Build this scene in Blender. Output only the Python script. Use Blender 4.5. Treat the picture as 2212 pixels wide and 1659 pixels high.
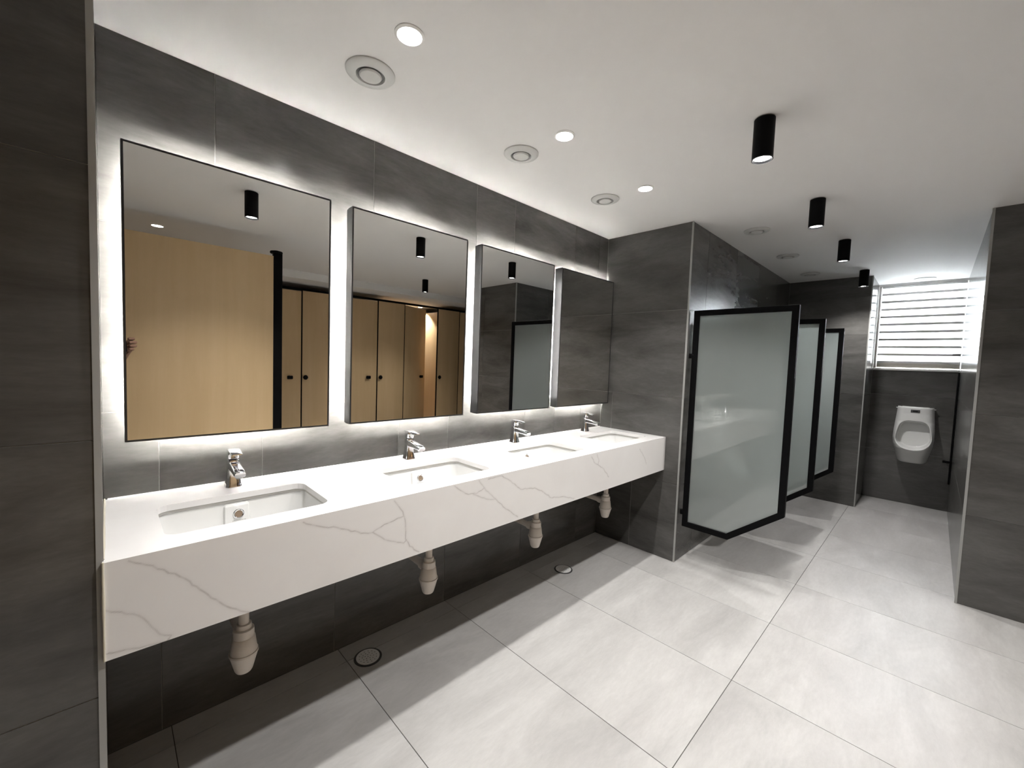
import bpy, bmesh, math, random
import numpy as np
from mathutils import Vector, Matrix
from mathutils.geometry import tessellate_polygon

for o in list(bpy.data.objects):
    bpy.data.objects.remove(o, do_unlink=True)
S = bpy.context.scene
COL = S.collection
random.seed(4)

# ------------------------------------------------------------------ camera
FPX = 893.03
CAM = Vector((-0.2272, -1.833, 1.3507))
YAW, PITCH, ROLL = 0.7753, -0.0553, 0.0363
fw = Vector((math.sin(YAW) * math.cos(PITCH), math.cos(YAW) * math.cos(PITCH), math.sin(PITCH)))
rt = Vector((math.cos(YAW), -math.sin(YAW), 0))
up0 = rt.cross(fw)
RT = math.cos(ROLL) * rt + math.sin(ROLL) * up0
UP = -math.sin(ROLL) * rt + math.cos(ROLL) * up0
FW = fw
cd = bpy.data.cameras.new('camera')
cd.sensor_fit = 'HORIZONTAL'
cd.sensor_width = 36.0
cd.lens = FPX * 36.0 / 2212.0
cd.clip_start = 0.02
cam = bpy.data.objects.new('camera', cd)
COL.objects.link(cam)
cam.matrix_world = Matrix(((RT.x, UP.x, -FW.x, CAM.x), (RT.y, UP.y, -FW.y, CAM.y), (RT.z, UP.z, -FW.z, CAM.z), (0, 0, 0, 1)))
S.camera = cam

# ------------------------------------------------------------------ world and exposure
wd = bpy.data.worlds.new('daylight')
S.world = wd
wd.use_nodes = True
bg = wd.node_tree.nodes['Background']
bg.inputs['Color'].default_value = (0.91, 0.95, 1.0, 1)
bg.inputs['Strength'].default_value = 60.0
S.view_settings.view_transform = 'Standard'
S.view_settings.look = 'None'
S.view_settings.gamma = 1.0
S.view_settings.use_curve_mapping = False
S.view_settings.exposure = 0.15
S.cycles.max_bounces = 7
S.cycles.sample_clamp_indirect = 0.0     # keep all of the daylight that the blind scatters
P_CYL, P_DOWN, P_LED = 46.0, 50.0, 850.0
WARM = (1.0, 0.978, 0.957)
LEDC = (1.0, 0.985, 0.95)

# ------------------------------------------------------------------ helpers
H = 2.32
X0, X1, X2, X3, XR = -0.243, 2.562, 5.172, 5.78, 3.39
YC, Y3, YR, YL = -0.65, -1.347, -2.004, -0.53
HC, HB, DC = 0.860, 0.6275, -0.545


def empty(name, loc=(0, 0, 0), rz=0.0):
    o = bpy.data.objects.new(name, None)
    COL.objects.link(o)
    o.location = loc
    o.rotation_euler = (0, 0, rz)
    o.empty_display_size = 0.1
    return o


def tag(o, label=None, cat=None, group=None, kind=None):
    if label: o['label'] = label
    if cat: o['category'] = cat
    if group: o['group'] = group
    if kind: o['kind'] = kind
    return o


def link(name, me, mat=None, parent=None):
    o = bpy.data.objects.new(name, me)
    COL.objects.link(o)
    if mat is not None and not me.materials:
        me.materials.append(mat)
    if parent is not None:
        o.parent = parent
    return o


def fin(bm, smooth=None):
    bmesh.ops.recalc_face_normals(bm, faces=bm.faces[:])
    me = bpy.data.meshes.new('m')
    bm.to_mesh(me)
    bm.free()
    if smooth is not None:
        me.polygons.foreach_set('use_smooth', [True] * len(me.polygons))
        me.set_sharp_from_angle(angle=math.radians(smooth))
    return me


def obj(name, bm, mat, parent=None, smooth=None):
    me = fin(bm, smooth)
    me.name = name
    return link(name, me, mat, parent)


def add_box(bm, x0, x1, y0, y1, z0, z1, bevel=0.0, seg=2):
    r = bmesh.ops.create_cube(bm, size=1.0)
    vs = r['verts']
    for v in vs:
        v.co = Vector((x0 + (v.co.x + .5) * (x1 - x0), y0 + (v.co.y + .5) * (y1 - y0), z0 + (v.co.z + .5) * (z1 - z0)))
    if bevel > 0:
        es = list({e for v in vs for e in v.link_edges})
        bmesh.ops.bevel(bm, geom=es, offset=bevel, segments=seg, affect='EDGES', profile=0.5)


def box(name, x0, x1, y0, y1, z0, z1, mat, parent=None, bevel=0.0):
    bm = bmesh.new()
    add_box(bm, x0, x1, y0, y1, z0, z1, bevel)
    return obj(name, bm, mat, parent, 30 if bevel else None)


def add_loft(bm, rings, cap0=True, cap1=True):
    vr = [[bm.verts.new(p) for p in r] for r in rings]
    n = len(rings[0])
    for a, b in zip(vr[:-1], vr[1:]):
        for i in range(n):
            j = (i + 1) % n
            bm.faces.new((a[i], a[j], b[j], b[i]))
    if cap0: bm.faces.new(vr[0][::-1])
    if cap1: bm.faces.new(vr[-1])


def add_lathe(bm, prof, n=32, c=(0, 0, 0), cap0=False, cap1=False):
    rings = []
    for r, z in prof:
        rings.append([(c[0] + r * math.cos(2 * math.pi * i / n), c[1] + r * math.sin(2 * math.pi * i / n), c[2] + z) for i in range(n)])
    add_loft(bm, rings, cap0, cap1)


def add_tube(bm, pts, rad, n=16, cap=True):
    pts = [Vector(p) for p in pts]
    rings = []
    prev = None
    for i, p in enumerate(pts):
        t = (pts[min(i + 1, len(pts) - 1)] - pts[max(i - 1, 0)]).normalized()
        a = Vector((0, 0, 1)) if abs(t.z) < .9 else Vector((1, 0, 0))
        if prev is not None: a = prev
        u = (a - t * a.dot(t)).normalized()
        v = t.cross(u)
        prev = u
        r = rad[i] if isinstance(rad, (list, tuple)) else rad
        rings.append([tuple(p + u * r * math.cos(2 * math.pi * k / n) + v * r * math.sin(2 * math.pi * k / n)) for k in range(n)])
    add_loft(bm, rings, cap, cap)


def rrect(hw, hd, r, n=6, cx=0.0, cy=0.0):
    r = min(r, hw * .999, hd * .999)
    out = []
    for sx, sy, a0 in ((1, 1, 0), (-1, 1, 90), (-1, -1, 180), (1, -1, 270)):
        for k in range(n + 1):
            a = math.radians(a0 + 90.0 * k / n)
            out.append((cx + sx * (hw - r) + r * math.cos(a), cy + sy * (hd - r) + r * math.sin(a)))
    return out


def extrude_poly(bm, outer, holes, place, d0, d1):
    """flat polygon with holes, extruded; place(u, v, d) -> 3d point"""
    loops = [outer] + holes
    tri = tessellate_polygon([[Vector((p[0], p[1], 0)) for p in l] for l in loops])
    flat = [p for l in loops for p in l]
    va = [bm.verts.new(place(p[0], p[1], d0)) for p in flat]
    vb = [bm.verts.new(place(p[0], p[1], d1)) for p in flat]
    for t in tri:
        try:
            bm.faces.new([va[i] for i in t])
            bm.faces.new([vb[i] for i in reversed(t)])
        except ValueError:
            pass
    k = 0
    for l in loops:
        n = len(l)
        for i in range(n):
            j = (i + 1) % n
            bm.faces.new((va[k + i], va[k + j], vb[k + j], vb[k + i]))
        k += n


def dup(root, loc, rz=None):
    c = root.copy()
    COL.objects.link(c)
    c.location = loc
    if rz is not None: c.rotation_euler = (0, 0, rz)
    for ch in list(root.children):
        d = ch.copy()
        COL.objects.link(d)
        d.parent = c
        for g in list(ch.children):
            e = g.copy()
            COL.objects.link(e)
            e.parent = d
    return c


# ------------------------------------------------------------------ materials
def pmat(name, color, rough=0.5, metal=0.0, **kw):
    m = bpy.data.materials.new(name)
    m.use_nodes = True
    b = m.node_tree.nodes['Principled BSDF']
    b.inputs['Base Color'].default_value = (*color, 1)
    b.inputs['Roughness'].default_value = rough
    b.inputs['Metallic'].default_value = metal
    for k, v in kw.items():
        b.inputs[k].default_value = v
    return m


def nd(m, typ, **props):
    n = m.node_tree.nodes.new(typ)
    for k, v in props.items(): setattr(n, k, v)
    return n


def lk(m, a, b): m.node_tree.links.new(a, b)


def ramp(m, src, stops):
    r = nd(m, 'ShaderNodeValToRGB')
    el = r.color_ramp.elements
    while len(el) < len(stops): el.new(0.5)
    for e, (p, c) in zip(el, stops):
        e.position = p
        e.color = (*c, 1)
    lk(m, src, r.inputs['Fac'])
    return r.outputs['Color']


def mapped(m, scale, rnd=True):
    """world position, shifted per object so that every tile has its own clouding"""
    g = nd(m, 'ShaderNodeNewGeometry')
    mp = nd(m, 'ShaderNodeVectorMath', operation='MULTIPLY')
    mp.inputs[1].default_value = scale
    src = g.outputs['Position']
    if rnd:
        oi = nd(m, 'ShaderNodeObjectInfo')
        ml = nd(m, 'ShaderNodeMath', operation='MULTIPLY')
        ml.inputs[1].default_value = 37.0
        lk(m, oi.outputs['Random'], ml.inputs[0])
        ad = nd(m, 'ShaderNodeVectorMath', operation='ADD')
        lk(m, src, ad.inputs[0])
        lk(m, ml.outputs[0], ad.inputs[1])
        src = ad.outputs[0]
    lk(m, src, mp.inputs[0])
    return mp.outputs[0]


def noise(m, vec, scale, detail=6, rough=.6, dist=0.0):
    n = nd(m, 'ShaderNodeTexNoise')
    n.inputs['Scale'].default_value = scale
    n.inputs['Detail'].default_value = detail
    n.inputs['Roughness'].default_value = rough
    n.inputs['Distortion'].default_value = dist
    lk(m, vec, n.inputs['Vector'])
    return n.outputs['Fac']


def mixc(m, a, b, fac, blend='MIX'):
    x = nd(m, 'ShaderNodeMix', data_type='RGBA', blend_type=blend)
    if isinstance(fac, (int, float)): x.inputs[0].default_value = fac
    else: lk(m, fac, x.inputs[0])
    for s, v in ((6, a), (7, b)):
        if isinstance(v, tuple): x.inputs[s].default_value = (*v, 1)
        else: lk(m, v, x.inputs[s])
    return x.outputs[2]


def tile_mat(name, dark, light, stretch, rough0, rough1, grain=0.25):
    m = pmat(name, light, .4)
    b = m.node_tree.nodes['Principled BSDF']
    v = mapped(m, stretch)
    n1 = noise(m, v, 1.6, 8, .62, .6)
    c1 = ramp(m, n1, [(.3, dark), (.7, light)])
    n2 = noise(m, v, 22.0, 4, .7)
    c2 = ramp(m, n2, [(.25, (.62, .62, .62)), (.75, (1.0, 1.0, 1.0))])
    c = mixc(m, c1, c2, grain, 'MULTIPLY')
    lk(m, c, b.inputs['Base Color'])
    mr = nd(m, 'ShaderNodeMapRange')
    mr.inputs['To Min'].default_value = rough0
    mr.inputs['To Max'].default_value = rough1
    lk(m, n1, mr.inputs['Value'])
    lk(m, mr.outputs[0], b.inputs['Roughness'])
    return m


M = {}
M['tile'] = tile_mat('dark_stone_tile', (.066, .064, .060), (.138, .134, .127), (1.0, 1.0, 4.0), .17, .22, .5)
M['floor'] = tile_mat('pale_concrete_tile', (.41, .40, .388), (.575, .565, .55), (1.0, 3.0, 1.0), .30, .46, .3)
M['grout'] = pmat('grey_grout', (.27, .265, .25), .85)
M['floor_grout'] = pmat('dark_floor_grout', (.10, .095, .09), .9)
M['ceiling'] = pmat('white_ceiling_paint', (.84, .83, .82), .75)
M['plaster'] = pmat('white_plaster', (.82, .81, .79), .7)
M['ceramic'] = pmat('white_glazed_ceramic', (.74, .74, .725), .08)
M['chrome'] = pmat('chrome', (.78, .78, .80), .06, 1.0)
M['mirror'] = pmat('mirror_silvering', (.86, .865, .85), .0, 1.0)
M['black'] = pmat('black_powder_coat', (.004, .004, .0045), .5, 0.0, **{'Specular IOR Level': .08})
M['black_side'] = pmat('black_anodised_metal', (.05, .05, .052), .3, .6)
M['plastic'] = pmat('cream_plastic', (.74, .68, .62), .4)
M['trim'] = pmat('satin_grey_trim', (.36, .36, .345), .45, .1)
M['vent'] = pmat('pale_grey_vent_plastic', (.66, .66, .645), .4)
M['vent_dark'] = pmat('grey_recess_shade', (.22, .22, .22), .6)
M['steel'] = pmat('drain_steel', (.42, .42, .42), .5, .1)
M['hole'] = pmat('drain_hole_black', (.004, .004, .004), .9)
M['brass'] = pmat('dull_brass', (.27, .20, .14), .5, .3)
M['ink'] = pmat('dark_print', (.06, .06, .06), .6)
M['silicone'] = pmat('yellowed_silicone', (.62, .58, .47), .5)
M['skin'] = pmat('brown_skin', (.30, .165, .11), .55)
M['sensor'] = pmat('grey_sensor_plate', (.10, .10, .10), .3, .3)


def emis(name, color, strength):
    m = bpy.data.materials.new(name)
    m.use_nodes = True
    nt = m.node_tree
    nt.nodes.clear()
    e = nt.nodes.new('ShaderNodeEmission')
    e.inputs['Color'].default_value = (*color, 1)
    e.inputs['Strength'].default_value = strength
    o = nt.nodes.new('ShaderNodeOutputMaterial')
    nt.links.new(e.outputs[0], o.inputs['Surface'])
    return m


M['lens'] = emis('lamp_lens', WARM, 30.0)
M['led'] = emis('mirror_led', LEDC, P_LED)

# quartz with drawn veins (vertex attribute) and faint wandering ones
m = pmat('white_quartz', (.86, .845, .83), .10)
b = m.node_tree.nodes['Principled BSDF']
v = mapped(m, (1, 1, 1), False)
n1 = noise(m, v, 3.0, 5, .6, .8)
veil = ramp(m, n1, [(.3, (.78, .765, .755)), (.7, (.82, .81, .80))])
at = nd(m, 'ShaderNodeAttribute', attribute_name='vein')
c = mixc(m, veil, (.50, .475, .46), at.outputs['Fac'])
lk(m, c, b.inputs['Base Color'])
M['quartz'] = m

# wood laminate with vertical grain
m = pmat('maple_laminate', (.45, .29, .14), .42)
b = m.node_tree.nodes['Principled BSDF']
v = mapped(m, (7.0, 7.0, .5))
n1 = noise(m, v, 1.0, 6, .65, .3)
c1 = ramp(m, n1, [(.3, (.62, .435, .235)), (.7, (.70, .505, .29))])
lk(m, c1, b.inputs['Base Color'])
M['wood'] = m

# frosted glass: light goes through scattered, the front stays glossy
m = bpy.data.materials.new('frosted_glass')
m.use_nodes = True
nt = m.node_tree
nt.nodes.clear()
tr = nd(m, 'ShaderNodeBsdfTranslucent'); tr.inputs['Color'].default_value = (.84, .90, .88, 1)
df = nd(m, 'ShaderNodeBsdfDiffuse'); df.inputs['Color'].default_value = (.58, .625, .61, 1)
rf = nd(m, 'ShaderNodeBsdfRefraction'); rf.inputs['Color'].default_value = (.86, .91, .90, 1)
rf.inputs['Roughness'].default_value = .42; rf.inputs['IOR'].default_value = 1.12
gl = nd(m, 'ShaderNodeBsdfGlossy'); gl.inputs['Roughness'].default_value = .012
fr = nd(m, 'ShaderNodeFresnel'); fr.inputs['IOR'].default_value = 2.1
m1 = nd(m, 'ShaderNodeMixShader'); m1.inputs[0].default_value = .45
m2 = nd(m, 'ShaderNodeMixShader'); m2.inputs[0].default_value = .42
m3 = nd(m, 'ShaderNodeMixShader')
out = nd(m, 'ShaderNodeOutputMaterial')
lk(m, tr.outputs[0], m1.inputs[1]); lk(m, df.outputs[0], m1.inputs[2])
lk(m, m1.outputs[0], m2.inputs[1]); lk(m, rf.outputs[0], m2.inputs[2])
lk(m, fr.outputs[0], m3.inputs[0]); lk(m, m2.outputs[0], m3.inputs[1]); lk(m, gl.outputs[0], m3.inputs[2])
lk(m, m3.outputs[0], out.inputs['Surface'])
M['frost'] = m

# blind fabric
m = bpy.data.materials.new('white_blind_slat')
m.use_nodes = True
m.node_tree.nodes.clear()
tr = nd(m, 'ShaderNodeBsdfTranslucent'); tr.inputs['Color'].default_value = (.80, .80, .80, 1)
df = nd(m, 'ShaderNodeBsdfDiffuse'); df.inputs['Color'].default_value = (.82, .81, .80, 1)
mx = nd(m, 'ShaderNodeMixShader'); mx.inputs[0].default_value = .5
out = nd(m, 'ShaderNodeOutputMaterial')
lk(m, tr.outputs[0], mx.inputs[1]); lk(m, df.outputs[0], mx.inputs[2]); lk(m, mx.outputs[0], out.inputs['Surface'])
M['blind'] = m
m = bpy.data.materials.new('white_shade_strip')
m.use_nodes = True
m.node_tree.nodes.clear()
tr = nd(m, 'ShaderNodeBsdfTranslucent'); tr.inputs['Color'].default_value = (.5, .48, .49, 1)
df = nd(m, 'ShaderNodeBsdfDiffuse'); df.inputs['Color'].default_value = (.80, .79, .79, 1)
mx = nd(m, 'ShaderNodeMixShader'); mx.inputs[0].default_value = .988
out = nd(m, 'ShaderNodeOutputMaterial')
lk(m, tr.outputs[0], mx.inputs[1]); lk(m, df.outputs[0], mx.inputs[2]); lk(m, mx.outputs[0], out.inputs['Surface'])
M['shade_strip'] = m  # nearly opaque, for the added strips that darken the slat overlaps
m = bpy.data.materials.new('window_glass')
m.use_nodes = True
m.node_tree.nodes.clear()
tp = nd(m, 'ShaderNodeBsdfTransparent'); tp.inputs['Color'].default_value = (.93, .95, .95, 1)
gl = nd(m, 'ShaderNodeBsdfGlossy'); gl.inputs['Roughness'].default_value = .0
fr = nd(m, 'ShaderNodeFresnel'); fr.inputs['IOR'].default_value = 1.45
mx = nd(m, 'ShaderNodeMixShader')
out = nd(m, 'ShaderNodeOutputMaterial')
lk(m, fr.outputs[0], mx.inputs[0]); lk(m, tp.outputs[0], mx.inputs[1]); lk(m, gl.outputs[0], mx.inputs[2]); lk(m, mx.outputs[0], out.inputs['Surface'])
M['glass'] = m

# ------------------------------------------------------------------ the setting
GAP, TH = .0026, .002
_tiles = {}


def tile_mesh(w, h, mat):
    key = (round(w, 4), round(h, 4), mat.name)
    if key in _tiles: return _tiles[key]
    c = .0004
    bm = bmesh.new()
    def ring(i, d): return [(i, i, d), (w - i, i, d), (w - i, h - i, d), (i, h - i, d)]
    add_loft(bm, [ring(0, 0), ring(0, TH - c), ring(c, TH)], False, True)
    me = fin(bm)
    me.name = 'tile'
    me.materials.append(mat)
    _tiles[key] = me
    return me


def tile_face(parent, org, u, v, us, rows, mat):
    """tiles over a face: us = joint positions along u (one list, or one per row), rows = joints along v"""
    u, v, org = Vector(u), Vector(v), Vector(org)
    n = u.cross(v)
    for k, (a, b_) in enumerate(zip(rows[:-1], rows[1:])):
        uu = us[k] if isinstance(us[0], (list, tuple)) else us
        for p, q in zip(uu[:-1], uu[1:]):
            me = tile_mesh(q - p - GAP, b_ - a - GAP, mat)
            o = link('tile', me, None, parent)
            loc = org + u * (p + GAP / 2) + v * (a + GAP / 2) - n * TH
            o.matrix_world = Matrix(((u.x, v.x, n.x, loc.x), (u.y, v.y, n.y, loc.y), (u.z, v.z, n.z, loc.z), (0, 0, 0, 1)))


def struct(o, label):
    return tag(o, label, None, None, 'structure')


def steps(a, b_, start, pitch):
    out = [a]
    x = start
    while x < b_ - .03:
        if x > a + .03: out.append(x)
        x += pitch
    return out + [b_]


ROWS = [0, .54, 1.14, 1.74, H]
# floor
fl = struct(box('floor', -1.8, 6.1, -5.4, .15, -.1, -TH, M['floor_grout']), 'pale grey concrete look floor of large rectangular tiles')
fx = steps(-1.7, 6.0, .513 - 4 * .5925, .5925)
tile_face(fl, (0, 0, 0), (1, 0, 0), (0, 1, 0), fx, [-5.3, -4.9, -3.7, -2.5, -1.3, -.1, .0], M['floor'])
# ceiling
ce = struct(box('ceiling', -1.8, 6.1, -3.65, .15, H, H + .1, M['ceiling']), 'smooth white painted ceiling')
struct(box('ceiling_lowered', -1.8, 6.1, -5.4, -3.65, 2.235, H + .1, M['ceiling']), 'lowered white ceiling above the toilet cubicles')
# mirror wall
w = struct(box('wall_left', -1.8, X1 + .1, TH, .15, 0, H, M['grout']), 'dark grey stone tile wall behind the mirrors')
tile_face(w, (0, 0, 0), (1, 0, 0), (0, 0, 1),
          [[X0, -.105, .495, 1.095, 1.695, 2.295, X1],
           [X0, -.105, .205, .797, 1.095, 1.694, 1.99, 2.293, X1],
           [X0, .055, .648, 1.249, 1.549, 2.15, X1],
           [X0, .055, .648, 1.249, 1.549, 2.15, 2.444, X1]], ROWS, M['tile'])
# end wall
w = struct(box('wall_end', X1 + TH, X1 + .14, YC + TH, .15, 0, H, M['grout']), 'dark grey stone tile wall at the end of the vanity')
tile_face(w, (X1, 0, 0), (0, -1, 0), (0, 0, 1),
          [[0, .3, -YC], [0, .1, -YC], [0, -YC], [0, -YC]], ROWS, M['tile'])
# urinal wall
w = struct(box('wall_urinals', X1 + .14, 6.0, YC + TH, .15, 0, H, M['grout']), 'dark grey tile wall behind the frosted dividers')
tile_face(w, (0, YC, 0), (1, 0, 0), (0, 0, 1), steps(X1, X2, 2.848, .6), ROWS, M['tile'])
# stub wall left of the window alcove
w = struct(box('wall_alcove_left', X2 + TH, 6.0, Y3 + TH, YC + TH, 0, H, M['grout']), 'dark grey tile wall left of the window alcove')
tile_face(w, (X2, 0, 0), (0, -1, 0), (0, 0, 1), [-YC, -Y3], ROWS, M['tile'])
tile_face(w, (0, Y3, 0), (1, 0, 0), (0, 0, 1), [X2, X3], ROWS, M['tile'])
# far wall below and above the window
WZ0, WZ1 = 1.42, 2.30
w = struct(box('wall_far', X3 + TH, 6.0, YR - TH, Y3 + TH, 0, WZ0 - .02, M['grout']), 'dark grey tile wall carrying the far urinal below the window')
tile_face(w, (X3, 0, 0), (0, -1, 0), (0, 0, 1), [-Y3, -YR], [0, .54, 1.14, WZ0 - .02], M['tile'])
struct(box('wall_far_header', X3, 6.0, YR - TH, Y3 + TH, WZ1, H, M['plaster']), 'white strip of wall above the window blind')
# right wall
w = struct(box('wall_right', XR + TH, 6.0, -2.75, YR - TH, 0, H, M['grout']), 'dark grey tiled pier on the right')
tile_face(w, (XR, 0, 0), (0, -1, 0), (0, 0, 1), [-YR, 2.6, 2.75], ROWS, M['tile'])
tile_face(w, (0, YR, 0), (-1, 0, 0), (0, 0, 1), [-X3, -5.2, -4.6, -4.0, -XR], ROWS, M['tile'])
# left pier in front of the vanity
w = struct(box('wall_left_pier', -1.8, X0 - TH, YL + TH, TH, 0, H, M['grout']), 'dark grey tiled pier at the left edge of the picture')
tile_face(w, (0, YL, 0), (1, 0, 0), (0, 0, 1), steps(-1.7, X0, -1.443, .6), ROWS, M['tile'])
tile_face(w, (X0, 0, 0), (0, 1, 0), (0, 0, 1), [YL, 0], ROWS, M['tile'])
# walls behind the camera
w = struct(box('wall_side', -1.9, -1.706, -5.4, YL + TH, 0, H, M['grout']), 'dark grey tile wall behind the camera on the left')
tile_face(w, (-1.7, 0, 0), (0, 1, 0), (0, 0, 1), steps(-5.3, YL, -4.9, 1.2), ROWS, M['tile'])
struct(box('wall_back', -1.8, 6.1, -5.5, -5.3, 0, H, M['plaster']), 'white wall at the back of the toilet cubicles')
struct(box('wall_back_right', 6.0, 6.1, -5.4, -2.75, 0, H, M['plaster']), 'white wall at the right end of the cubicle row')

# corner trims
def trim(n, x, y, sx, sy, label, wdt=.011):
    bm = bmesh.new()
    t = .0035
    # L profile standing a little proud of the two tile faces
    prof = [(-t, -t), (wdt, -t), (wdt, .004), (.004, .004), (.004, wdt), (-t, wdt)]
    add_loft(bm, [[(x + sx * a, y + sy * c_, z) for a, c_ in prof] for z in (0.001, H - .001)])
    o = obj('trim_%d' % n, bm, M['trim'])
    return struct(o, label)


trim(1, X0, YL, -1, 1, 'pale corner trim on the left pier', .009)
trim(2, X1, YC, 1, 1, 'pale corner trim at the end of the vanity wall', .006)
trim(3, X2, Y3, 1, 1, 'pale corner trim at the window alcove', .006)
trim(4, XR, YR, 1, -1, 'pale corner trim on the right pier', .008)

# ------------------------------------------------------------------ window and blind
win = struct(box('window_1', 5.93, 5.97, YR, Y3, WZ0, WZ0 + .04, M['plaster']), 'window at the end of the urinal alcove')
box('window_frame', 5.93, 5.97, YR, Y3, WZ1 - .04, WZ1, M['plaster'], win)
box('window_frame', 5.93, 5.97, Y3 - .04, Y3 + .005, WZ0 + .04, WZ1 - .04, M['plaster'], win)
box('window_frame', 5.93, 5.97, YR - .005, YR + .04, WZ0 + .04, WZ1 - .04, M['plaster'], win)
box('window_frame', 5.93, 5.97, -1.69, -1.66, WZ0 + .04, WZ1 - .04, M['plaster'], win)
box('pane', 5.948, 5.952, Y3 - .04, -1.66, WZ0 + .04, WZ1 - .04, M['glass'], win)
box('pane', 5.948, 5.952, -1.69, YR + .04, WZ0 + .04, WZ1 - .04, M['glass'], win)
struct(box('trim_5', X3 - .012, 5.99, YR + .002, Y3 - .002, WZ0 - .02, WZ0, M['plaster'], None, .003), 'thin white window sill above the far urinal')

bl = empty('window_blind', (5.82, 0, WZ0))
tag(bl, 'white slatted blind glowing in the window above the far urinal', 'blind')
NB = 10
bh = (WZ1 - WZ0 - .075) / NB
sl = shade_strip = None
for k in range(NB):
    if sl is None:
        bm = bmesh.new()
        prof = []
        for j in range(7):
            t = j / 6
            prof.append((-.010 * math.sin(math.pi * t) + .030 * t - .012, t * (bh + .012)))
        ra, rb = [[bm.verts.new((x, y, z)) for x, z in prof] for y in (Y3 - .028, YR + .006)]   # a single sheet of fabric
        for j in range(6): bm.faces.new((ra[j], ra[j + 1], rb[j + 1], rb[j]))
        sl = fin(bm, 40)
        sl.name = 'slat'
    s = link('slat', sl, M['blind'], bl)
    s.location = (0, 0, .06 + k * bh)
    if shade_strip is None:
        bm = bmesh.new()
        add_box(bm, -.0165, -.0125, YR + .006, Y3 - .028, -.004, .020)  # strip added to each slat to give the shaded line of the overlap
        shade_strip = fin(bm)
        shade_strip.name = 'shade_strip'
    link('shade_strip', shade_strip, M['shade_strip'], s)
o = box('bottom_rail', -.022, .012, YR + .006, Y3 - .028, .012, .058, pmat('beige_rail', (.60, .56, .50), .5), bl, .006)
box('head_rail', -.03, .02, YR + .006, Y3 - .028, WZ1 - WZ0 - .022, WZ1 - WZ0 - .001, M['plaster'], bl, .004)
box('side_channel', -.025, .02, Y3 - .024, Y3 - .003, .002, WZ1 - WZ0 - .002, M['plaster'], bl, .003)

# ------------------------------------------------------------------ vanity counter
def pix(x, y):
    return RT * ((x - 1106) / FPX) - UP * ((y - 829.5) / FPX) + FW


def on_y(x, y, val):
    d = pix(x, y)
    t = (val - CAM.y) / d.y
    return CAM + d * t


BAS = [.086, .806, 1.528, 2.252]
BY = -.315
van = empty('vanity_counter', (0, 0, 0))
tag(van, 'long white veined quartz vanity counter with deep front apron and four cutouts', 'counter')
bm = bmesh.new()
xl, xr = X0 + .001, X1 - .001
outer = [(xl, DC + .02), (xr, DC + .02), (xr, -.0035), (xl, -.0035)]
holes = [rrect(.212, .141, .035, 6, cx, BY) for cx in BAS]
extrude_poly(bm, outer, holes, lambda a, b_, d: (a, b_, d), HC - .02, HC)
top = obj('countertop', bm, M['quartz'], van)

VEINS = [
    [(278, 1212), (330, 1222), (400, 1250), (450, 1285), (490, 1310), (520, 1320), (541, 1322)],
    [(222, 1318), (262, 1322), (300, 1330), (320, 1345), (345, 1370), (370, 1372), (360, 1385), (300, 1400), (232, 1412)],
    [(655, 1128), (690, 1137), (730, 1140), (780, 1152), (805, 1150), (830, 1133), (872, 1115)],
    [(805, 1150), (830, 1165), (872, 1173), (878, 1165)],
    [(852, 1082), (870, 1105), (876, 1130), (876, 1165), (885, 1180), (905, 1192)],
    [(982, 1050), (1000, 1062), (1012, 1068), (1030, 1066), (1045, 1055)],
    [(1022, 1068), (1050, 1078), (1070, 1078)],
    [(1035, 1038), (1050, 1060), (1070, 1077), (1090, 1097), (1118, 1116)],
    [(1055, 1035), (1085, 1028), (1100, 1037), (1125, 1057), (1155, 1054), (1170, 1060), (1190, 1075), (1220, 1073), (1240, 1077)],
    [(1278, 987), (1285, 1000), (1292, 1004), (1303, 1012), (1315, 1030)],
    [(1292, 1004), (1294, 995), (1290, 982)],
    [(1382, 970), (1393, 990), (1396, 1002)],
]


def vein_lines():
    rng = random.Random(7)
    segs = []
    for ln in VEINS:
        pts = [on_y(p[0], p[1], DC) for p in ln]
        pts = [(p.x, p.z) for p in pts]
        fine = []
        for a, b_ in zip(pts[:-1], pts[1:]):
            n = max(2, int(math.dist(a, b_) / .012))
            for k in range(n):
                t = k / n
                j = .0 if k == 0 else .0022
                fine.append((a[0] + (b_[0] - a[0]) * t + rng.uniform(-j, j), a[1] + (b_[1] - a[1]) * t + rng.uniform(-j, j)))
        fine.append(pts[-1])
        for a, b_ in zip(fine[:-1], fine[1:]):
            segs.append((*a, *b_, rng.uniform(.45, 1.0)))
    return np.array(segs)


nx, nz = 1150, 94
gx = np.linspace(xl, xr, nx)
gz = np.linspace(HB, HC, nz)
GX, GZ = np.meshgrid(gx, gz)
vein = np.zeros_like(GX)
for ax, az, bx_, bz, wt in vein_lines():
    i0, i1 = np.searchsorted(gx, (min(ax, bx_) - .015, max(ax, bx_) + .015))
    j0, j1 = np.searchsorted(gz, (min(az, bz) - .015, max(az, bz) + .015))
    if i1 <= i0 or j1 <= j0: continue
    px, pz = GX[j0:j1, i0:i1], GZ[j0:j1, i0:i1]
    dx, dz = bx_ - ax, bz - az
    L2 = dx * dx + dz * dz + 1e-12
    t = np.clip(((px - ax) * dx + (pz - az) * dz) / L2, 0, 1)
    d = np.hypot(px - ax - t * dx, pz - az - t * dz)
    val = wt * np.clip(1.1 - d / .0022, 0, 1) + .16 * np.clip(1 - d / .010, 0, 1)
    vein[j0:j1, i0:i1] = np.maximum(vein[j0:j1, i0:i1], val)
co = np.zeros((nx * nz + 8, 3))
co[:nx * nz, 0] = GX.ravel(); co[:nx * nz, 1] = DC; co[:nx * nz, 2] = GZ.ravel()
idx = np.arange(nx * nz).reshape(nz, nx)
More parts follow.
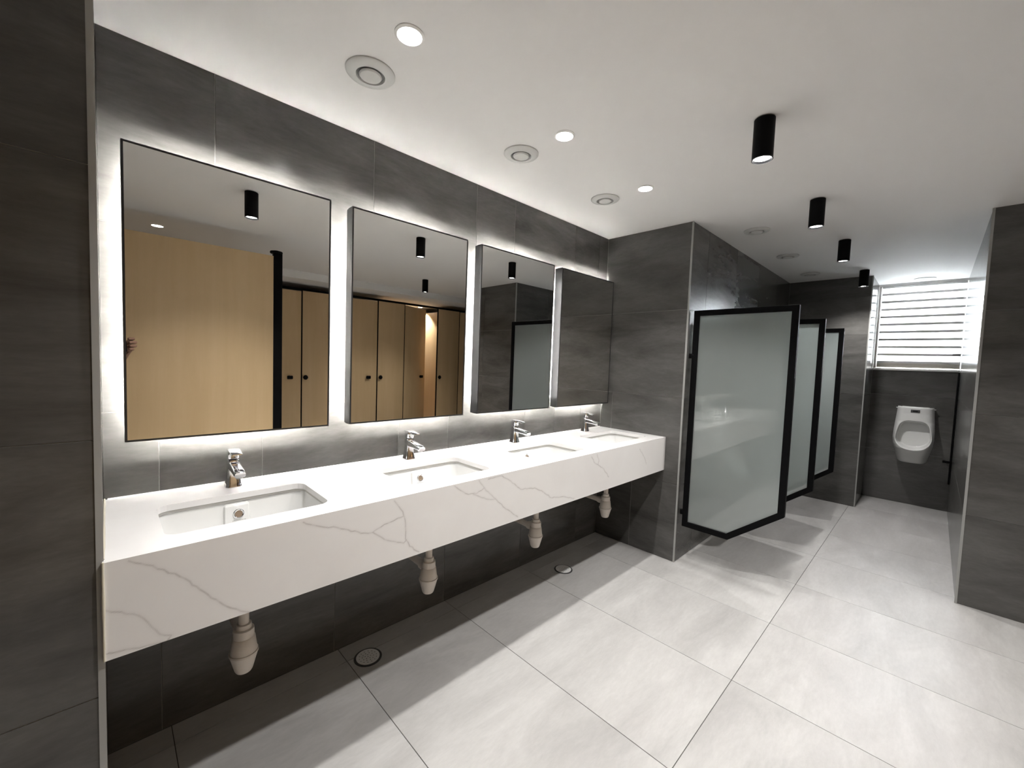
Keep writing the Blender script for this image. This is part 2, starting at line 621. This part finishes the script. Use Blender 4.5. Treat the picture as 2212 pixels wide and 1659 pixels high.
quads = np.stack([idx[:-1, :-1], idx[:-1, 1:], idx[1:, 1:], idx[1:, :-1]], -1).reshape(-1, 4)
k = nx * nz
rim = np.concatenate([idx[0, :-1], idx[:-1, -1], idx[-1, :0:-1], idx[:0:-1, 0]])
nb = len(rim)
back = co[rim].copy(); back[:, 1] = DC + .02
co = np.concatenate([co[:k], back])
nxt = np.roll(np.arange(nb), -1)
ext = np.stack([rim, k + np.arange(nb), k + nxt, rim[nxt]], -1).tolist() + [(k + np.arange(nb)[::-1]).tolist()]
me = bpy.data.meshes.new('apron')
me.from_pydata(co.tolist(), [], quads.tolist() + ext)
a = me.attributes.new('vein', 'FLOAT', 'POINT')
vv = np.zeros(len(co)); vv[:nx * nz] = vein.ravel()
a.data.foreach_set('value', vv)
link('apron', me, M['quartz'], van)
bm = bmesh.new()
add_tube(bm, [(X0 + .002, DC - .002, HB + .002 + (HC - HB) * t / 12) for t in range(13)], [random.uniform(.002, .0035) for _ in range(13)], 8)
add_tube(bm, [(X0 + .003, DC + .02 + (-.02 - DC) * t / 12, HC + .001) for t in range(13)], [random.uniform(.002, .0035) for _ in range(13)], 8)
obj('sealant_bead', bm, M['silicone'], van, 60)
bm = bmesh.new()
add_tube(bm, [(X0 + .01, -.0035, HC + .0005), (X1 - .01, -.0035, HC + .0005)], .003, 8)
obj('sealant_bead', bm, pmat('white_silicone', (.75, .74, .72), .5), van, 60)

# ------------------------------------------------------------------ basins
def make_basin():
    t = empty('wash_basin', (0, 0, 0))
    bm = bmesh.new()
    prof = [(.238, .166, .05, 0), (.219, .148, .040, 0), (.217, .146, .040, -.014), (.210, .139, .045, -.055), (.202, .131, .05, -.095),
            (.190, .119, .055, -.120), (.165, .096, .055, -.134), (.10, .055, .045, -.140), (.035, .03, .028, -.143)]
    rings = [[(x, y, z) for x, y in rrect(a_, b_, r, 6)] for a_, b_, r, z in prof]
    add_loft(bm, rings, False, True)
    o = obj('bowl', bm, M['ceramic'], t, 50)
    sm = o.modifiers.new('thick', 'SOLIDIFY')
    sm.thickness = .007
    sm.offset = -1.0
    bm = bmesh.new()
    add_loft(bm, [[(x, y, z) for x, y in rrect(a_, a_ - .071, .038, 6)] for a_, z in ((.2165, -.0004), (.2135, -.0004), (.2135, -.0075), (.2165, -.009))], False, False)
    obj('joint_band', bm, pmat('grey_joint_band', (.40, .39, .36), .5), t, 40)  # grey band between slab and bowl
    # the raised overflow channel on the rear wall
    bm = bmesh.new()
    secs = []
    for z, y, hw in ((-.012, .147, .030), (-.022, .137, .034), (-.07, .127, .036), (-.115, .113, .038), (-.126, .105, .036)):
        secs.append([(-hw - .006, .15, z), (-hw, y, z), (hw, y, z), (hw + .006, .15, z)])
    add_loft(bm, secs)
    ch = obj('overflow_channel', bm, M['ceramic'], t, 50)
    bv = ch.modifiers.new('soft', 'BEVEL'); bv.width = .004; bv.segments = 3
    # overflow: chrome ring round a brown opening, set on the channel's sloped face
    tilt = Matrix.Translation((0.004, .1312, -.049)) @ Matrix.Rotation(math.radians(90 - 12), 4, 'X')
    bm = bmesh.new()
    add_lathe(bm, [(.0125, -.002), (.0165, 0), (.0165, .003), (.0145, .0045), (.0115, .003), (.0110, .0)], 28)
    bm.transform(tilt)
    ring = obj('overflow_ring', bm, M['chrome'], t, 40)
    bm = bmesh.new()
    add_lathe(bm, [(.0115, .0), (.0113, .0012)], 24, cap0=True, cap1=True)
    bm.transform(tilt)
    obj('overflow_opening', bm, M['brass'], ring)
    cu = bpy.data.curves.new('lettering', 'FONT')
    cu.body = 'Parryware'
    cu.size = .0095
    cu.shear = .35
    cu.align_x = 'CENTER'
    cu.extrude = .0002
    fo = bpy.data.objects.new('tmp', cu)
    COL.objects.link(fo)
    bpy.context.view_layer.update()
    tm = bpy.data.meshes.new_from_object(fo.evaluated_get(bpy.context.evaluated_depsgraph_get()))
    bpy.data.objects.remove(fo)
    tm.transform(Matrix.Translation((0.004, .1262, -.0735)) @ Matrix.Rotation(math.radians(90 - 15), 4, 'X'))
    tm.materials.clear()
    link('lettering', tm, M['ink'], t)
    bm = bmesh.new()
    add_lathe(bm, [(.032, -.1415), (.031, -.139), (.022, -.140), (.020, -.1405)], 28, cap1=True)
    obj('waste_fitting', bm, M['chrome'], t, 40)
    return t


b0 = make_basin()
WHICH = ['nearest the left pier', 'second from the left pier', 'third from the left pier', 'nearest the end wall']
WHICHB = ['under the first and widest looking mirror', 'under the mirror showing the ajar cubicle door', 'under the mirror showing a frosted divider', 'under the mirror showing only dark tiles']
for i, cx in enumerate(BAS):
    o = b0 if i == 0 else dup(b0, (0, 0, 0))
    o.location = (cx, BY, HC - .0205)
    tag(o, 'white rectangular undermount basin in the quartz counter, ' + WHICH[i], 'basin', 'basins in the vanity counter')


# ------------------------------------------------------------------ taps
def make_tap():
    t = empty('basin_tap', (0, 0, 0))
    bm = bmesh.new()
    rings = []
    for z, hw, hd, r in ((0, .0255, .0265, .014), (.004, .0255, .0265, .014), (.008, .0235, .0245, .013), (.035, .020, .021, .011),
                         (.065, .0180, .0195, .010), (.094, .0180, .0195, .010), (.098, .0165, .018, .009)):
        rings.append([(x, y, z) for x, y in rrect(hw, hd, r, 5)])
    add_loft(bm, rings)
    obj('body', bm, M['chrome'], t, 50)
    bm = bmesh.new()
    rings = []
    for y, zc, hw, hh in ((-.006, .078, .0165, .0155), (-.03, .0775, .0168, .0145), (-.06, .0745, .0170, .0125), (-.09, .0705, .0172, .0108), (-.112, .0670, .0172, .0100), (-.118, .0655, .016, .0085)):
        rings.append([(x, y, zc + z) for x, z in rrect(hw, hh, .006, 4)])
    add_loft(bm, rings)
    sp = obj('spout', bm, M['chrome'], t, 50)
    bm = bmesh.new()
    add_lathe(bm, [(.011, 0), (.011, .008)], 20, (0, -.101, .0515), True, True)
    obj('aerator', bm, M['steel'], sp, 40)
    bm = bmesh.new()
    add_lathe(bm, [(.0135, .097), (.0135, .104)], 24, cap0=True, cap1=True)
    obj('collar', bm, M['black_side'], t, 40)
    bm = bmesh.new()
    rings = []
    for z, hw, hd in ((.103, .0165, .018), (.106, .0180, .0195), (.128, .0180, .0195), (.132, .0175, .019)):
        rings.append([(x, y, z) for x, y in rrect(hw, hd, .010, 5)])
    add_loft(bm, rings)
    hb = obj('handle', bm, M['chrome'], t, 50)
    bm = bmesh.new()
    rings = []
    for y, zc, hw, hh in ((.0195, .1345, .0165, .0035), (0, .1355, .0180, .0036), (-.020, .1345, .0180, .0034), (-.045, .1300, .0172, .0028), (-.066, .1275, .0160, .0022), (-.071, .1275, .014, .0015)):
        rings.append([(x, y, zc + z) for x, z in rrect(hw, hh, .0015, 3)])
    add_loft(bm, rings)
    obj('lever', bm, M['chrome'], hb, 50)
    return t


t0 = make_tap()
for i, cx in enumerate(BAS):
    o = t0 if i == 0 else dup(t0, (0, 0, 0))
    o.location = (cx + .008, -.072, HC)
    tag(o, 'chrome single lever basin tap ' + WHICHB[i], 'tap', 'taps on the vanity counter')


# ------------------------------------------------------------------ bottle traps
def make_trap():
    t = empty('bottle_trap', (0, 0, 0))
    bm = bmesh.new()
    add_lathe(bm, [(.0155, .40), (.0155, .145)], 24, cap0=True, cap1=True)
    obj('tailpipe', bm, M['plastic'], t, 40)
    bm = bmesh.new()
    add_lathe(bm, [(.0165, .166), (.0225, .164), (.0225, .149), (.030, .147), (.031, .122), (.029, .119)], 28, cap0=True, cap1=True)
    obj('top_nut', bm, M['plastic'], t, 35)
    bm = bmesh.new()
    add_lathe(bm, [(.029, .121), (.0335, .116), (.0395, .072), (.0395, .069)], 28, cap0=True, cap1=True)
    obj('trap_body', bm, M['plastic'], t, 35)
    bm = bmesh.new()
    add_lathe(bm, [(.038, .071), (.0425, .070), (.043, .064), (.0405, .060), (.0265, .008), (.023, .002), (.014, 0)], 28, cap0=True, cap1=True)
    obj('trap_cup', bm, M['plastic'], t, 35)
    bm = bmesh.new()
    add_tube(bm, [(0, .02, .112), (0, .055, .112)], .0225, 20)
    add_tube(bm, [(0, .055, .112), (0, .064, .112)], .019, 20)
    ar = obj('outlet_nut', bm, M['plastic'], t, 35)
    bm = bmesh.new()
    add_tube(bm, [(0, .06, .112), (0, .275, .118)], .0165, 20)
    obj('outlet_pipe', bm, M['plastic'], t, 40)
    bm = bmesh.new()
    add_lathe(bm, [(.030, 0), (.030, .006), (.018, .012)], 24, cap0=True, cap1=True)
    bm.transform(Matrix.Translation((0, .2795, .118)) @ Matrix.Rotation(math.radians(90), 4, 'X'))
    obj('wall_flange', bm, M['plastic'], t, 40)
    return t


p0 = make_trap()
for i, cx in enumerate(BAS):
    o = p0 if i == 0 else dup(p0, (0, 0, 0))
    o.location = (cx, -.280, .284)
    tag(o, 'cream plastic bottle trap hanging under the counter, ' + WHICH[i], 'drain trap', 'bottle traps under the vanity')


# ------------------------------------------------------------------ mirrors
MX = [(-.1918, .4283), (.5159, 1.1299), (1.2248, 1.8355), (1.9136, 2.5316)]
MZ0, MZ1, MF, MB = 1.0533, 1.9753, -.083, -.040
MLAB = ['black framed backlit mirror nearest the left pier, reflecting a large wooden partition',
        'black framed backlit mirror reflecting wooden cubicle doors, one ajar',
        'black framed backlit mirror reflecting a dark pier and a frosted divider',
        'black framed backlit mirror beside the end wall, reflecting only dark tiles']
for i, (xa, xb) in enumerate(MX):
    t = empty('backlit_mirror', ((xa + xb) / 2, 0, MZ0))
    tag(t, MLAB[i], 'mirror', 'backlit mirrors above the vanity')
    hw, hh = (xb - xa) / 2, MZ1 - MZ0
    fwid = .006
    bm = bmesh.new()
    extrude_poly(bm, [(-hw, 0), (hw, 0), (hw, hh), (-hw, hh)],
                 [[(-hw + fwid, fwid), (hw - fwid, fwid), (hw - fwid, hh - fwid), (-hw + fwid, hh - fwid)]],
                 lambda a_, b_, d_: (a_, d_, b_), MF, MB)
    obj('frame', bm, M['black_side'], t)
    box('mirror_glass', -hw + fwid, hw - fwid, MF + .001, MF + .006, fwid, hh - fwid, M['mirror'], t)
    box('back_panel', -hw + fwid, hw - fwid, MB - .010, MB - .006, fwid, hh - fwid, M['black_side'], t)
    # mounting box and the strip of light round it
    s = .060
    box('mounting_box', -hw + s + .008, hw - s - .008, MB - .006, -.0005, s + .008, hh - s - .008, M['plaster'], t)
    bm = bmesh.new()
    extrude_poly(bm, [(-hw + s, s), (hw - s, s), (hw - s, hh - s), (-hw + s, hh - s)],
                 [[(-hw + s + .007, s + .007), (hw - s - .007, s + .007), (hw - s - .007, hh - s - .007), (-hw + s + .007, hh - s - .007)]],
                 lambda a_, b_, d_: (a_, d_, b_), MB + .0012, MB + .0035)
    obj('light_strip', bm, M['led'], t)
    bm = bmesh.new()
    e = .0015
    extrude_poly(bm, [(-hw + e, e), (hw - e, e), (hw - e, hh - e), (-hw + e, hh - e)],
                 [[(-hw + e + .004, e + .004), (hw - e - .004, e + .004), (hw - e - .004, hh - e - .004), (-hw + e + .004, hh - e - .004)]],
                 lambda a_, b_, d_: (a_, d_, b_), MB, -.0228)
    obj('glow_cutoff_lip', bm, M['black_side'], t)  # unseen lip, added and sized to cut off the glow on the wall


# ------------------------------------------------------------------ ceiling fittings
def spot(parent, z, power, size, blend, rad, color=WARM):
    l = bpy.data.lights.new('lamp', 'SPOT')
    l.energy = power
    l.color = color
    l.spot_size = math.radians(size)
    l.spot_blend = blend
    l.shadow_soft_size = rad
    o = bpy.data.objects.new('lamp', l)
    COL.objects.link(o)
    o.parent = parent
    o.location = (0, 0, z)
    return o


_dl = {}


def downlight(x, y, z, label, power=P_DOWN):
    t = empty('recessed_downlight', (x, y, z))
    tag(t, label, 'downlight', 'recessed ceiling downlights')
    if not _dl:
        bm = bmesh.new()
        add_lathe(bm, [(.036, -.0005), (.0445, -.0005), (.0445, -.003), (.037, -.006), (.036, -.004)], 36)
        _dl['ring'] = fin(bm, 40)
        bm = bmesh.new()
        add_lathe(bm, [(.0365, -.0008), (.0365, -.0035)], 36, cap0=True, cap1=True)
        _dl['lens'] = fin(bm)
    link('rim', _dl['ring'], M['plaster'], t)
    link('lens', _dl['lens'], M['lens'], t)
    spot(t, -.012, power, 104, .45, .03)
    return t


for x, l_ in ((.436, 'round recessed downlight nearest the camera above the counter'), (1.18, 'round recessed downlight in the middle above the counter'), (1.885, 'round recessed downlight above the counter nearest the end wall')):
    downlight(x, -.662, H, l_)
downlight(.068, -2.70, H, 'round recessed downlight above the wooden partition, seen in the first mirror', 40)
downlight(3.70, -4.70, 2.235, 'round recessed downlight inside the ajar cubicle', 60)

_cy = {}


def cylinder(x, y, label, power=P_CYL):
    t = empty('cylinder_spotlight', (x, y, H))
    tag(t, label, 'ceiling light', 'black cylinder ceiling lights')
    L = .155
    if not _cy:
        bm = bmesh.new()
        add_lathe(bm, [(.0355, -.004), (.0365, -.004), (.0365, -L), (.034, -L), (.031, -L + .012), (.031, -L + .02)], 40, cap0=True, cap1=True)
        _cy['tube'] = fin(bm, 40)
        bm = bmesh.new()
        add_lathe(bm, [(.033, -.0005), (.033, -.004)], 36, cap0=True, cap1=True)
        _cy['plate'] = fin(bm, 40)
        bm = bmesh.new()
        add_lathe(bm, [(.0305, -L + .0075), (.0305, -L + .011)], 36, cap0=True, cap1=True)
        _cy['lens'] = fin(bm)
        bm = bmesh.new()
        add_lathe(bm, [(.0366, -L + .002), (.0372, -L), (.0345, -L - .001), (.034, -L + .002)], 40)
        _cy['rim'] = fin(bm, 40)
    link('housing', _cy['tube'], M['black'], t)
    link('ceiling_plate', _cy['plate'], M['steel'], t)
    link('lens', _cy['lens'], M['lens'], t)
    link('rim', _cy['rim'], M['black_side'], t)
    spot(t, -L - .004, power, 128, .8, .024)


for x, l_ in ((.413, 'black cylinder ceiling light seen only in the first mirror'), (1.60, 'black cylinder ceiling light nearest the camera'),
              (2.636, 'second black cylinder ceiling light from the camera'), (3.628, 'third black cylinder ceiling light, in front of the divider row'),
              (4.841, 'farthest black cylinder ceiling light, by the window alcove')):
    cylinder(x, -1.31, l_)
cylinder(2.603, -2.82, 'black cylinder ceiling light in front of the cubicle doors, seen in the second mirror')

_ve = {}


def vent(x, y, label):
    t = empty('ceiling_vent', (x, y, H))
    tag(t, label, 'vent', 'round ceiling vents')
    if not _ve:
        bm = bmesh.new()
        add_lathe(bm, [(.081, -.0005), (.081, -.004), (.077, -.008), (.062, -.010), (.054, -.013), (.048, -.013), (.046, -.008), (.046, -.0005)], 44)
        _ve['flange'] = fin(bm, 40)
        bm = bmesh.new()
        add_lathe(bm, [(.0465, -.0006), (.0465, -.0030)], 40, cap0=True, cap1=True)  # flat dark disc, the recess shade put into its colour
        _ve['recess_shade'] = fin(bm, 40)
        bm = bmesh.new()
        add_lathe(bm, [(.012, -.003), (.036, -.008), (.0375, -.012), (.034, -.0165), (.02, -.018), (.004, -.0185)], 40, cap0=True, cap1=True)
        _ve['disc'] = fin(bm, 40)
    link('flange', _ve['flange'], M['vent'], t)
    link('recess_shade', _ve['recess_shade'], M['vent_dark'], t)
    link('disc', _ve['disc'], M['vent'], t)


for x, y, l_ in ((.430, -.415, 'round grey ceiling vent nearest the camera, beside the first downlight'), (1.168, -.415, 'round grey ceiling vent beside the middle downlight'),
                 (1.874, -.413, 'round grey ceiling vent beside the downlight nearest the end wall'), (3.018, -.901, 'round ceiling vent above the first urinal stall'),
                 (3.888, -.90, 'round ceiling vent above the middle urinal stall'), (4.769, -.902, 'round ceiling vent above the last stall on the left wall'),
                 (5.60, -1.70, 'round ceiling vent washed out by daylight in front of the window')):
    vent(x, y, l_)


# ------------------------------------------------------------------ frosted dividers
def make_divider():
    t = empty('urinal_divider', (0, 0, 0))
    P = [(-.018, 1.735), (-.615, 1.735), (-.615, .485), (-.315, .250), (-.018, .250)]
    w_ = .036
    def inset(poly, d_):
        n = len(poly)
        res = []
        for i in range(n):
            a_, b_, c_ = Vector(poly[i - 1]), Vector(poly[i]), Vector(poly[(i + 1) % n])
            e1, e2 = (b_ - a_).normalized(), (c_ - b_).normalized()
            n1, n2 = Vector((-e1.y, e1.x)), Vector((-e2.y, e2.x))
            bis = (n1 + n2).normalized()
            res.append(tuple(b_ + bis * (d_ / bis.dot(n1))))
        return res
    inn = inset(P, w_)
    bm = bmesh.new()
    extrude_poly(bm, P, [inn], lambda a_, b_, d_: (d_, a_, b_), -.015, .015)
    fr_ = obj('frame', bm, M['black'], t)
    bv = fr_.modifiers.new('soft', 'BEVEL'); bv.width = .0015; bv.segments = 2
    bm = bmesh.new()
    extrude_poly(bm, inset(P, w_ - .003), [], lambda a_, b_, d_: (d_, a_, b_), -.004, .004)
    obj('frosted_pane', bm, M['frost'], t)
    for z in (1.43, .345):
        bm = bmesh.new()
        add_box(bm, -.013, .013, -.020, -.0005, z - .016, z + .016, .002)
        add_box(bm, -.018, .018, -.030, -.014, z - .010, z + .010, .002)
        obj('wall_clamp', bm, M['black'], t, 30)
    return t


d0 = make_divider()
DX = [2.63, 3.44, 4.305]
DL = ['nearest of the black framed frosted glass urinal dividers, beside the vanity wall', 'middle black framed frosted glass urinal divider', 'farthest black framed frosted glass urinal divider']
for i, x in enumerate(DX):
    o = d0 if i == 0 else dup(d0, (0, 0, 0))
    o.location = (x, YC, 0)
    tag(o, DL[i], 'divider', 'frosted urinal dividers')


# ------------------------------------------------------------------ urinals
def make_urinal():
    t = empty('urinal', (0, 0, 0))
    zt, zb = .570, .0
    W_ = [(0, .098), (.012, .108), (.05, .118), (.12, .134), (.19, .148), (.25, .1535), (.32, .1525), (.40, .148), (.48, .142), (.555, .137), (.57, .134)]
    Dp = [(0, .150), (.012, .165), (.06, .200), (.12, .252), (.155, .276), (.19, .280), (.25, .262), (.30, .225), (.36, .175), (.42, .135), (.50, .118), (.56, .112), (.57, .104)]
    def itp(tab, z): return float(np.interp(z, [p[0] for p in tab], [p[1] for p in tab]))
    nu, nv = 130, 190
    bm = bmesh.new()
    grid = []
    oz1 = .425
    for j in range(nv + 1):
        z = zb + (zt - zb) * j / nv
        row = []
        hw, dp = itp(W_, z), itp(Dp, z)
        for i in range(nu + 1):
            s = -1 + 2 * i / nu
            x = s * hw
            e = abs(s) ** 6
            d_ = dp * (1 - .42 * e) - .018 * s * s
            # opening of the bowl: a rounded trapezoid, wider towards the lip
            oz0 = .150 + .050 * (x / .13) ** 2
            if oz0 - .02 < z < oz1 + .02:
                f = (z - oz0) / (oz1 - oz0)
                ow = .137 - .036 * max(0, f) ** 1.5
                q = (abs(x) / ow) ** 4 + abs(2 * f - 1) ** 4.5
                k_ = max(0.0, min(1.0, (1.06 - q) / .34))
                k_ = k_ * k_ * (3 - 2 * k_)
                inner = .055 + .020 * (1 - min(1, max(0, f))) ** 2
                d_ = d_ * (1 - k_) + inner * k_
            row.append(bm.verts.new((x, -d_, z)))
        grid.append(row)
    for j in range(nv):
        for i in range(nu):
            bm.faces.new((grid[j][i], grid[j][i + 1], grid[j + 1][i + 1], grid[j + 1][i]))
    for _ in range(4): bmesh.ops.smooth_vert(bm, verts=[v_ for r in grid[2:-2] for v_ in r[2:-2]], factor=.5, use_axis_x=True, use_axis_y=True, use_axis_z=True)
    loop = grid[0][:] + [r[-1] for r in grid[1:]] + grid[-1][-2::-1] + [r[0] for r in grid[-2:0:-1]]
    back = [bm.verts.new((v_.co.x * .96, -.0005, v_.co.z)) for v_ in loop]
    n = len(loop)
    for i in range(n):
        j = (i + 1) % n
        bm.faces.new((loop[i], back[i], back[j], loop[j]))
    bm.faces.new(back)
    obj('bowl', bm, M['ceramic'], t, 55)
    sp = box('sensor_plate', -.034, .034, -.119, -.108, .512, .543, M['sensor'], t, .002)
    box('sensor_eye', -.018, .018, -.1205, -.118, .522, .534, M['hole'], sp)
    for s in (-1, 1):
        bm = bmesh.new()
        add_tube(bm, [(s * .125, -.05, .553), (s * .147, -.05, .553)], .005, 12)
        obj('fixing_pin', bm, M['chrome'], t, 40)
    return t


u0 = make_urinal()
UL = [((3.035, YC, .45), 0, 'white wall urinal blurred behind the nearest frosted divider'), ((3.872, YC, .45), 0, 'white wall urinal hidden behind the middle frosted divider'),
      ((4.745, YC, .45), 0, 'white wall urinal hidden behind the farthest frosted divider'),
      ((X3, -1.716, .46), math.radians(-90), 'white ceramic wall urinal with sensor under the window')]
for i, (loc, rz, l_) in enumerate(UL):
    o = u0 if i == 0 else dup(u0, (0, 0, 0))
    o.location = loc
    o.rotation_euler = (0, 0, rz)
    tag(o, l_, 'urinal', 'wall urinals')

# black upright with two brackets in the far corner
t = empty('corner_upright', (X3, -1.985, 0))
tag(t, 'thin black upright with two brackets in the corner beside the far urinal', 'upright')
box('upright_bar', -.030, -.001, -.016, -.004, .28, 1.395, M['black'], t, .001)
box('upright_tip', -.022, -.016, -.012, -.008, 1.39, 1.60, M['steel'], t)
for z in (1.57, .50):
    box('bracket', -.034, -.012, -.008, .045, z - .010, z + .010, M['steel'] if z > 1 else M['black'], t, .002)

# ------------------------------------------------------------------ floor drains
def make_drain():
    t = empty('floor_drain', (0, 0, 0))
    bm = bmesh.new()
    add_lathe(bm, [(.060, .0002), (.060, .0015), (.053, .0035), (.0515, .003), (.0515, .0008)], 40)
    obj('rim', bm, pmat('dark_drain_rim', (.06, .06, .06), .5), t, 40)
    bm = bmesh.new()
    holes = []
    rr = [(0, 1), (.012, 5), (.024, 10), (.037, 14)]
    for r, n in rr:
        for k_ in range(n):
            a_ = 2 * math.pi * (k_ + .5 * (r > .02)) / n
            holes.append([(r * math.cos(a_) + .0029 * math.cos(q * math.pi / 4), r * math.sin(a_) + .0029 * math.sin(q * math.pi / 4)) for q in range(8)])
    outer = [(.050 * math.cos(2 * math.pi * k_ / 40), .050 * math.sin(2 * math.pi * k_ / 40)) for k_ in range(40)]
    extrude_poly(bm, outer, holes, lambda a_, b_, d_: (a_, b_, d_), .0022, .0042)
    obj('grate', bm, pmat('pale_drain_grate', (.78, .78, .77), .5), t)
    bm = bmesh.new()
    add_lathe(bm, [(.0513, .0003), (.0513, .0010)], 32, cap0=True, cap1=True)
    obj('sump', bm, M['hole'], t)
    return t


f0 = make_drain()
for i, (x, y, l_) in enumerate(((.592, -.137, 'round perforated floor drain in the dark below the second basin'), (1.893, -.213, 'round perforated floor drain between the third and fourth traps'))):
    o = f0 if i == 0 else dup(f0, (0, 0, 0))
    o.location = (x, y, 0)
    tag(o, l_, 'drain', 'round floor drains')

# ------------------------------------------------------------------ cubicles behind the camera, seen in the mirrors
t = empty('cubicle_partition', (0, -2.26, 0))
tag(t, 'large plain maple cubicle partition with black end post, seen in the first mirror', 'partition')
box('panel', -1.69, .778, -.012, .008, .12, 2.155, M['wood'], t, .002)
box('end_post', .775, .843, -.030, .012, .0, 2.180, M['black'], t, .004)
bm = bmesh.new()
add_lathe(bm, [(.044, 2.180), (.048, 2.185), (.046, 2.197), (.02, 2.204)], 24, (.80, -.008, 0), True, True)
obj('post_cap', bm, M['black'], t, 40)
for x in (-1.5, 0.0):
    box('foot', x, x + .04, -.02, .016, 0, .125, M['black'], t, .003)

YD = -4.03
t = empty('cubicle_head_rail', (0, YD, 0))
tag(t, 'long black rail along the top of the cubicle doors', 'rail')
box('rail', -1.68, 5.98, -.015, .018, 2.150, 2.178, M['black'], t, .002)


def knob(parent, x, z, oval):
    bm = bmesh.new()
    if oval:
        add_lathe(bm, [(.022, 0), (.022, .006), (.012, .008), (.012, .026)], 20, cap0=True, cap1=True)
        bm.transform(Matrix.Translation((x, .010, z)) @ Matrix.Rotation(math.radians(-90), 4, 'X'))
        add_box(bm, x - .034, x + .034, .034, .050, z - .022, z + .022, .009)
    else:
        add_lathe(bm, [(.012, 0), (.012, .018), (.026, .024), (.030, .034), (.022, .046), (.006, .049)], 24, cap0=True, cap1=True)
        bm.transform(Matrix.Translation((x, .010, z)) @ Matrix.Rotation(math.radians(-90), 4, 'X'))
    return obj('knob', bm, M['black'], parent, 40)


FIX = [(-.10, -.52 + 1.01), (.53, .97), (1.553, 1.99), (2.583, 3.018), (3.613, 4.052), (4.645, 5.08), (5.68, 5.98)]
FIX = FIX[1:]
FN = ['behind the large partition', 'right of the first visible cubicle door', 'left of the ajar cubicle door', 'right of the ajar cubicle door', 'second right of the ajar door', 'at the right end of the cubicle row']
for (a_, b_), l_ in zip(FIX, FN):
    t = empty('cubicle_pilaster', (a_, YD, 0))
    tag(t, 'fixed maple cubicle front panel ' + l_, 'panel', 'fixed cubicle front panels')
    w_ = b_ - a_
    box('panel', .008, w_ - .008, -.010, .010, .02, 2.150, M['wood'], t, .002)
    box('edge_profile', 0, .008, -.012, .013, .0, 2.150, M['black'], t)
    box('edge_profile', w_ - .008, w_, -.012, .013, .0, 2.150, M['black'], t)
    if 1.5 < a_ < 5: knob(t, .040, 1.045, False)
DRS = [(.973, 1.550, 0), (1.993, 2.580, 0), (3.022, 3.610, 26), (4.055, 4.642, 0), (5.083, 5.677, 0)]
DN = ['closed maple cubicle door beside the black post, seen in the first mirror', 'closed maple cubicle door at the left of the second mirror', 'maple cubicle door standing ajar, seen in the second mirror',
      'closed maple cubicle door right of the ajar one', 'closed maple cubicle door at the right end of the row']
for (a_, b_, ang), l_ in zip(DRS, DN):
    t = empty('cubicle_door', (a_, YD, 0), math.radians(-ang))
    tag(t, l_, 'door', 'cubicle doors')
    w_ = b_ - a_
    dp = box('door_panel', .003, w_ - .004, -.010, .009, .10, 2.140, M['wood'], t, .002)
    knob(t, w_ - .14, 1.045, True)
# side walls between the cubicles
for i, (x, l_) in enumerate(((.75, 'maple side wall between cubicles behind the large partition'), (1.77, 'maple side wall between cubicles left of the ajar one'), (2.80, 'maple side wall left inside the ajar cubicle'), (3.83, 'maple side wall right inside the ajar cubicle'), (4.86, 'maple side wall between the last cubicles'))):
    o = box('cubicle_side_wall', x - .009, x + .009, -5.295, YD - .014, .10, 2.140, M['wood'], None, .002)
    tag(o, l_, 'partition', 'side walls between cubicles')

# ------------------------------------------------------------------ the hand holding the phone, seen at the edge of the first mirror
def cs(a_, b_, c_):
    return CAM + RT * (a_ + .034) + UP * b_ + FW * c_


ph = empty('phone', cs(.018, 0, -.009))
tag(ph, 'dark phone held up by the hand at the left edge of the first mirror', 'phone')
R3 = Matrix((RT, UP, FW)).transposed()
ph.rotation_euler = R3.to_euler()
bm = bmesh.new()
pr = rrect(.078, .036, .010, 5)
add_loft(bm, [[(x * .985, y * .97, z) for x, y in pr] if abs(z) > .003 else [(x, y, z) for x, y in pr] for z in (-.0040, -.003, .003, .0040)])
obj('phone_body', bm, M['black'], ph, 40)

KN = [(.138, .046, -.016), (.149, .024, -.012), (.150, .001, -.014), (.142, -.020, -.020)]
verts = [(.118, -.085, -.062), (.126, -.045, -.045), (.132, -.010, -.036), (.128, .022, -.036), (.110, -.150, -.095), (.095, -.270, -.160), (.085, -.36, -.21)]
rads = [.027, .027, .025, .021, .029, .036, .040]
edges = [(0, 1), (1, 2), (2, 3), (0, 4), (4, 5), (5, 6)]
root = [3, 3, 2, 1]
LEN = [(.034, .022, .018), (.038, .025, .019), (.036, .023, .018), (.030, .019, .016)]
for (ka, kb, kc), rv, ln in zip(KN, root, LEN):
    i = len(verts)
    verts += [(ka, kb, kc), (ka - .012, kb + .003, kc + ln[0] * .72), (ka - .012 - ln[1], kb + .004, .011), (ka - .012 - ln[1] - ln[2], kb + .003, .0085), ]
    rads += [.0115, .0100, .0090, .0075]
    edges += [(rv, i), (i, i + 1), (i + 1, i + 2), (i + 2, i + 3)]
i = len(verts)                                      # thumb on the screen side
verts += [(.112, -.040, -.050), (.092, -.018, -.036), (.068, -.004, -.026)]
rads += [.0145, .0115, .0090]
edges += [(1, i), (i, i + 1), (i + 1, i + 2)]
me = bpy.data.meshes.new('person')
me.from_pydata([tuple(cs(*p)) for p in verts], edges, [])
pe = link('person', me, M['skin'])
tag(pe, 'hand and forearm holding up a phone at the left edge of the first mirror', 'person')
sk = pe.modifiers.new('skin', 'SKIN')
for v_, r in zip(me.skin_vertices[0].data, rads): v_.radius = (r, r)
me.skin_vertices[0].data[1].use_root = True
sk.use_smooth_shade = True
sk.branch_smoothing = .3
sb = pe.modifiers.new('smooth', 'SUBSURF'); sb.levels = 2; sb.render_levels = 2
